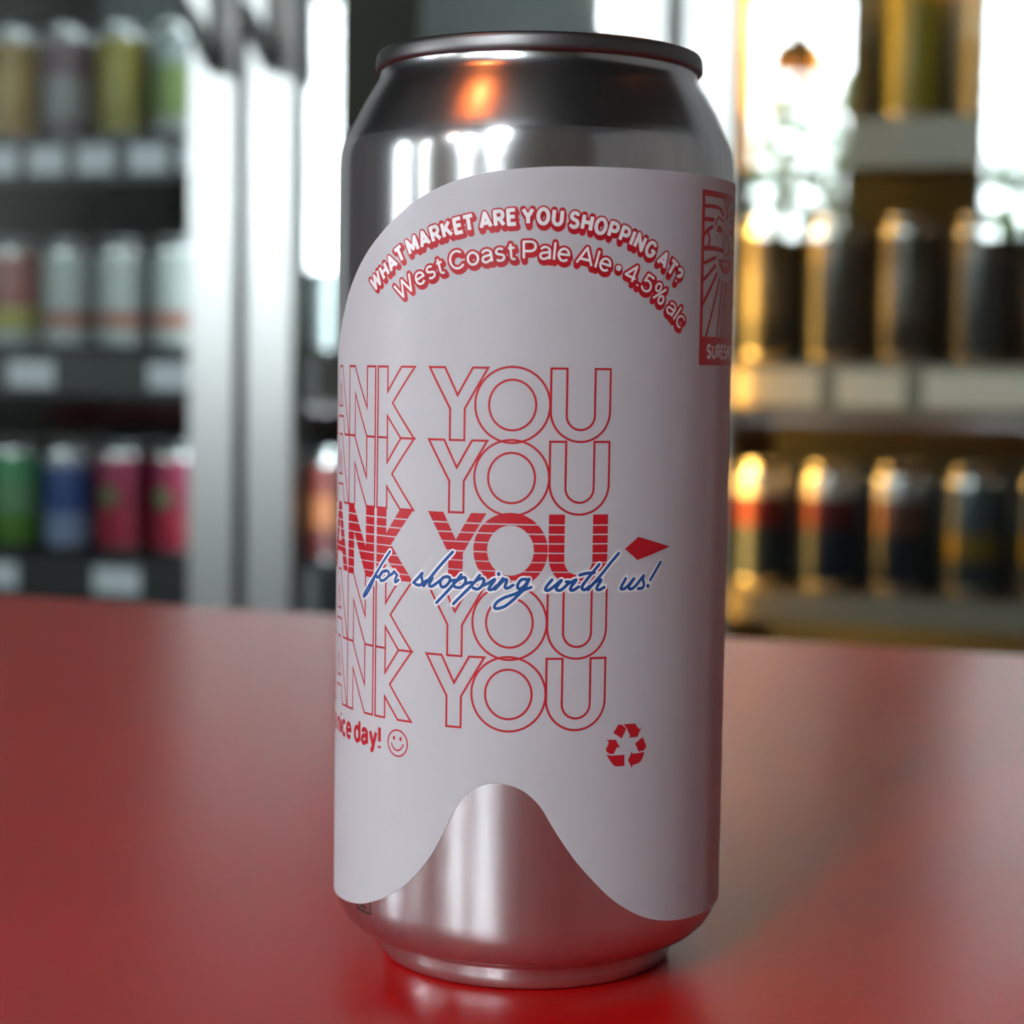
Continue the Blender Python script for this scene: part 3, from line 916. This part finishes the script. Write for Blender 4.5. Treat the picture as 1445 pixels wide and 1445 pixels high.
DOT = mat('green print dot', (0.08, 0.22, 0.08), 0.4)
bm = bmesh.new()
disc(bm, (0, 80), 12.5, 11.5, 24)
cut_u(bm, 2.0)
for v in bm.verts:
    v.co = Vector((0.0338 * math.sin(v.co.x / 33.8), -0.0338 * math.cos(v.co.x / 33.8), v.co.y * MM))
DOT_MESH = mesh_of(bm, 'green_dot')
DOT_MESH.materials.append(DOT)
ORD = ['first', 'second', 'third', 'fourth', 'fifth', 'sixth']
def shelf_can(kind, s, y, z, material, label, group):
    body, lid, sl = KIND[kind]
    key = (kind, material.name)
    if key not in SLEEVES:
        me = sl.copy()
        me.materials.clear()
        me.materials.append(material)
        SLEEVES[key] = me
    r = root('drink_can', W(s, y, z + 0.0004), random.uniform(-0.4, 0.4))
    tag(r, label, 'can', group)
    link('can_body', body, None, r)
    link('lid', lid, None, r)
    lb = link('label', SLEEVES[key], None, r)
    if material.name == 'crimson print':
        r.rotation_euler = (0, 0, random.uniform(-0.5, -0.4))
        link('green_dot', DOT_MESH, None, lb)
    return r

def m3(name, a, b=None, c=None, h1=0.05, h2=0.10, rough=0.4, metal=0.0):
    st = [(0.0, a)]
    if b:
        st.append((h1, b))
    if c:
        st.append((h2, c))
    return banded(name, st, rough, metal)
yellow = m3('yellow print', (0.34, 0.19, 0.008), (0.38, 0.23, 0.012), (0.28, 0.17, 0.008), rough=0.35)
olive = m3('olive print', (0.22, 0.185, 0.012), (0.26, 0.215, 0.016), rough=0.35)
mauve = m3('mauve print', (0.12, 0.072, 0.09), (0.252, 0.24, 0.24), (0.132, 0.072, 0.09), 0.03, 0.085)
silver_green = m3('silver green print', (0.27, 0.282, 0.264), (0.156, 0.216, 0.054), (0.252, 0.288, 0.288), 0.03, 0.095)
silver = m3('silver print', (0.4, 0.432, 0.432), rough=0.3, metal=0.6)
silver_red = m3('silver red print', (0.51, 0.527, 0.51), (0.425, 0.145, 0.102), (0.493, 0.527, 0.51), 0.035, 0.055)
silver_yel = m3('silver yellow print', (0.44, 0.464, 0.448), (0.416, 0.384, 0.048), (0.36, 0.096, 0.072), 0.03, 0.06)
green = m3('green print', (0.084, 0.21, 0.021), (0.14, 0.294, 0.14), (0.07, 0.294, 0.126), 0.05, 0.09)
blue = m3('blue print', (0.21, 0.255, 0.413), (0.015, 0.0525, 0.225), (0.338, 0.33, 0.42), 0.055, 0.115)
crimson = m3('crimson print', (0.322, 0.0105, 0.035), (0.252, 0.0042, 0.035), (0.294, 0.0084, 0.063), 0.06, 0.095)
black1 = m3('black print', (0.035, 0.038, 0.042), (0.085, 0.082, 0.08), (0.05, 0.046, 0.042), 0.05, 0.11, 0.28, 0.55)
black2 = m3('charcoal print', (0.05, 0.056, 0.062), (0.05, 0.054, 0.06), (0.11, 0.10, 0.09), 0.05, 0.115, 0.28, 0.55)
navy_red = m3('navy red print', (0.012, 0.022, 0.045), (0.075, 0.008, 0.012), (0.36, 0.34, 0.36), 0.075, 0.11, 0.28, 0.55)
brown_nav = m3('brown navy print', (0.015, 0.022, 0.035), (0.10, 0.045, 0.03), (0.30, 0.30, 0.33), 0.07, 0.11, 0.28, 0.55)
slate = m3('slate gold print', (0.04, 0.055, 0.065), (0.17, 0.12, 0.02), (0.06, 0.075, 0.09), 0.045, 0.075, 0.28, 0.55)
sand = m3('sand print', (0.34, 0.26, 0.12), (0.45, 0.42, 0.34), None, 0.09, rough=0.4)
redor = m3('red orange print', (0.10, 0.01, 0.01), (0.36, 0.11, 0.03), (0.16, 0.02, 0.015), 0.05, 0.09)

colsL = [-1.112 - 0.0795 * i for i in range(6)]        # counted from the handle side of the door
def fill(cols, rows, kind, group, front, back_mat, back_desc, fridge_word, shelf_word):
    for i, s in enumerate(cols):
        m, d = front[i % len(front)]
        shelf_can(kind, s, 0.092, rows, m, '%s, %s shelf, %s, %s from %s' % (d, shelf_word, fridge_word[0], ORD[i], fridge_word[1]), group)
    for dep in (0.168,):
        for i, s in enumerate(cols):
            shelf_can(kind, s + 0.004, dep, rows, back_mat, '%s in back row, %s shelf, %s, %s from %s' % (back_desc, shelf_word, fridge_word[0], ORD[i], fridge_word[1]), group + ', back row')
Z1, Z2, Z3 = SHELVES[4], SHELVES[3], SHELVES[2]
fill(colsL, Z1, 440, 'cans on the shelf above, crimson can door', [(silver_green, 'silver can with a green band'), (silver_green, 'silver and green can'), (olive, 'olive yellow can'), (mauve, 'mauve can with pale lettering'), (yellow, 'golden yellow can'), (yellow, 'golden yellow can')], silver, 'plain silver can', ('crimson-can door', 'handle'), 'upper')
fill(colsL, Z2, 440, 'cans on the middle shelf, crimson can door', [(silver_red, 'silver can with a red stripe'), (silver_red, 'silver can with a red stripe'), (silver_red, 'silver can with a red stripe'), (silver_red, 'silver can with a red stripe'), (silver_yel, 'silver can with a yellow panel'), (silver, 'plain silver can')], silver, 'plain silver can', ('crimson-can door', 'handle'), 'middle')
fill(colsL, Z3, 440, 'cans on the lower shelf, crimson can door', [(crimson, 'crimson can with a green dot'), (crimson, 'crimson can with a green dot'), (crimson, 'crimson can with a green dot'), (blue, 'blue and white can'), (green, 'bright green can'), (green, 'bright green can')], silver, 'plain silver can', ('crimson-can door', 'handle'), 'lower')

colsM = [-0.962 + 0.0795 * i for i in range(6)]
for zz, wd, front in ((Z2, 'middle', [(silver, 'pale silver can')]), (Z3, 'lower', [(redor, 'dark red and orange can')])):
    for i, s in enumerate(colsM):
        m, d = front[0]
        shelf_can(440, s, 0.092, zz, m, '%s, %s shelf, glass door beside crimson-can door, %s from handle' % (d, wd, ORD[i]), 'cans behind the middle door')

colsR = [-0.424 + 0.0815 * i for i in range(6)][:5]
RW = ('warm-lit fridge', 'light strip')
fill(colsR, Z1, 500, 'cans on the upper shelf, warm lit refrigerator', [(sand, 'sand coloured can'), (sand, 'sand coloured can'), (olive, 'olive can'), (sand, 'sand coloured can'), (olive, 'olive can')], silver, 'plain silver can', RW, 'upper')
fill(colsR, Z2, 500, 'cans on the middle shelf, warm lit refrigerator', [(black1, 'glossy black can'), (black2, 'charcoal black can'), (black1, 'glossy black can'), (black2, 'charcoal black can'), (black1, 'glossy black can')], black2, 'charcoal can', RW, 'middle')
fill(colsR, Z3, 440, 'cans on the lower shelf, warm lit refrigerator', [(navy_red, 'silver-topped can with red and navy bands'), (navy_red, 'silver-topped can with red and navy bands'), (brown_nav, 'silver-topped can with brown and navy bands'), (slate, 'slate can with a gold band'), (slate, 'slate can with a gold band')], silver, 'plain silver can', RW, 'lower')

# ---------- price tags clipped to the shelf lips
def price_tag(s, z, w, material, label, h=0.034):
    o = link('price_tag', box_mesh('price_tag', -w / 2, w / 2, -0.002, 0.0, -h / 2, h / 2), material, None, W(s, 0.0297, z), (0, 0, ROOM_ANGLE))
    tag(o, label, 'price tag', 'price tags on the shelf lips')
for i, s in enumerate((-1.13, -1.20, -1.275, -1.345, -1.415)):
    price_tag(s, Z1 - 0.026, 0.052, TAG, 'pale grey price tag, upper shelf, crimson-can door, %s from handle' % ORD[i])
for i, s in enumerate((-1.165, -1.37)):
    price_tag(s, Z2 - 0.026, 0.068, TAG, 'pale grey price tag, middle shelf, crimson-can door, %s from handle' % ORD[i])
for i, s in enumerate((-1.245, -1.425)):
    price_tag(s, Z3 - 0.026, 0.066, TAG, 'pale grey price tag, lower shelf, crimson-can door, %s from handle' % ORD[i])
for i, (s, w) in enumerate(((-0.40, 0.105), (-0.29, 0.075), (-0.17, 0.12))):
    price_tag(s, Z2 - 0.026, w, TAG_WARM, 'cream price tag, middle shelf, warm-lit fridge, %s from light strip' % ORD[i], 0.04)

# ================================================================== PENDANT LAMPS
def pendant(pos, label, energy, rad=0.09):
    r = root('pendant_lamp', pos)
    tag(r, label, 'lamp', 'copper pendant lamps over the bar')
    k = rad
    prof = [(k, 0), (k * 0.98, k * 0.25), (k * 0.86, k * 0.62), (k * 0.62, k * 0.92), (k * 0.3, k * 1.12), (k * 0.16, k * 1.3), (k * 0.14, k * 1.55)]
    link('shade', lathe('shade', prof, 36, 60, cap_end=True), COPPER, r)
    link('shade_lining', lathe('shade_lining', [(a * 0.97, z - 0.0005 if z else 0.001) for a, z in prof[:5]], 36, 60), COPPER_IN, r)
    link('cord', tube_mesh('cord', [(0, 0, k * 1.5), (0, 0, 1.2), (0, 0, ZT - pos[2])], 0.004, 6), BLACK_PLASTIC, r)
    link('bulb', lathe('bulb', [(0.0005, k * 0.05), (0.022, k * 0.2), (0.028, k * 0.42), (0.02, k * 0.7), (0.012, k * 0.9)], 20, 60), BULB, r)
    return r
pendant((-0.47, -0.02, 1.97), 'copper pendant lamp hanging over the street side of the counter', 3, 0.16)
pendant((0.50, 0.74, 2.10), 'copper pendant lamp hanging in front of the warm-lit refrigerator', 3)
pendant(W(-0.905, -3.05, 1.90), 'small copper pendant lamp hanging before the narrow window', 2, 0.075)
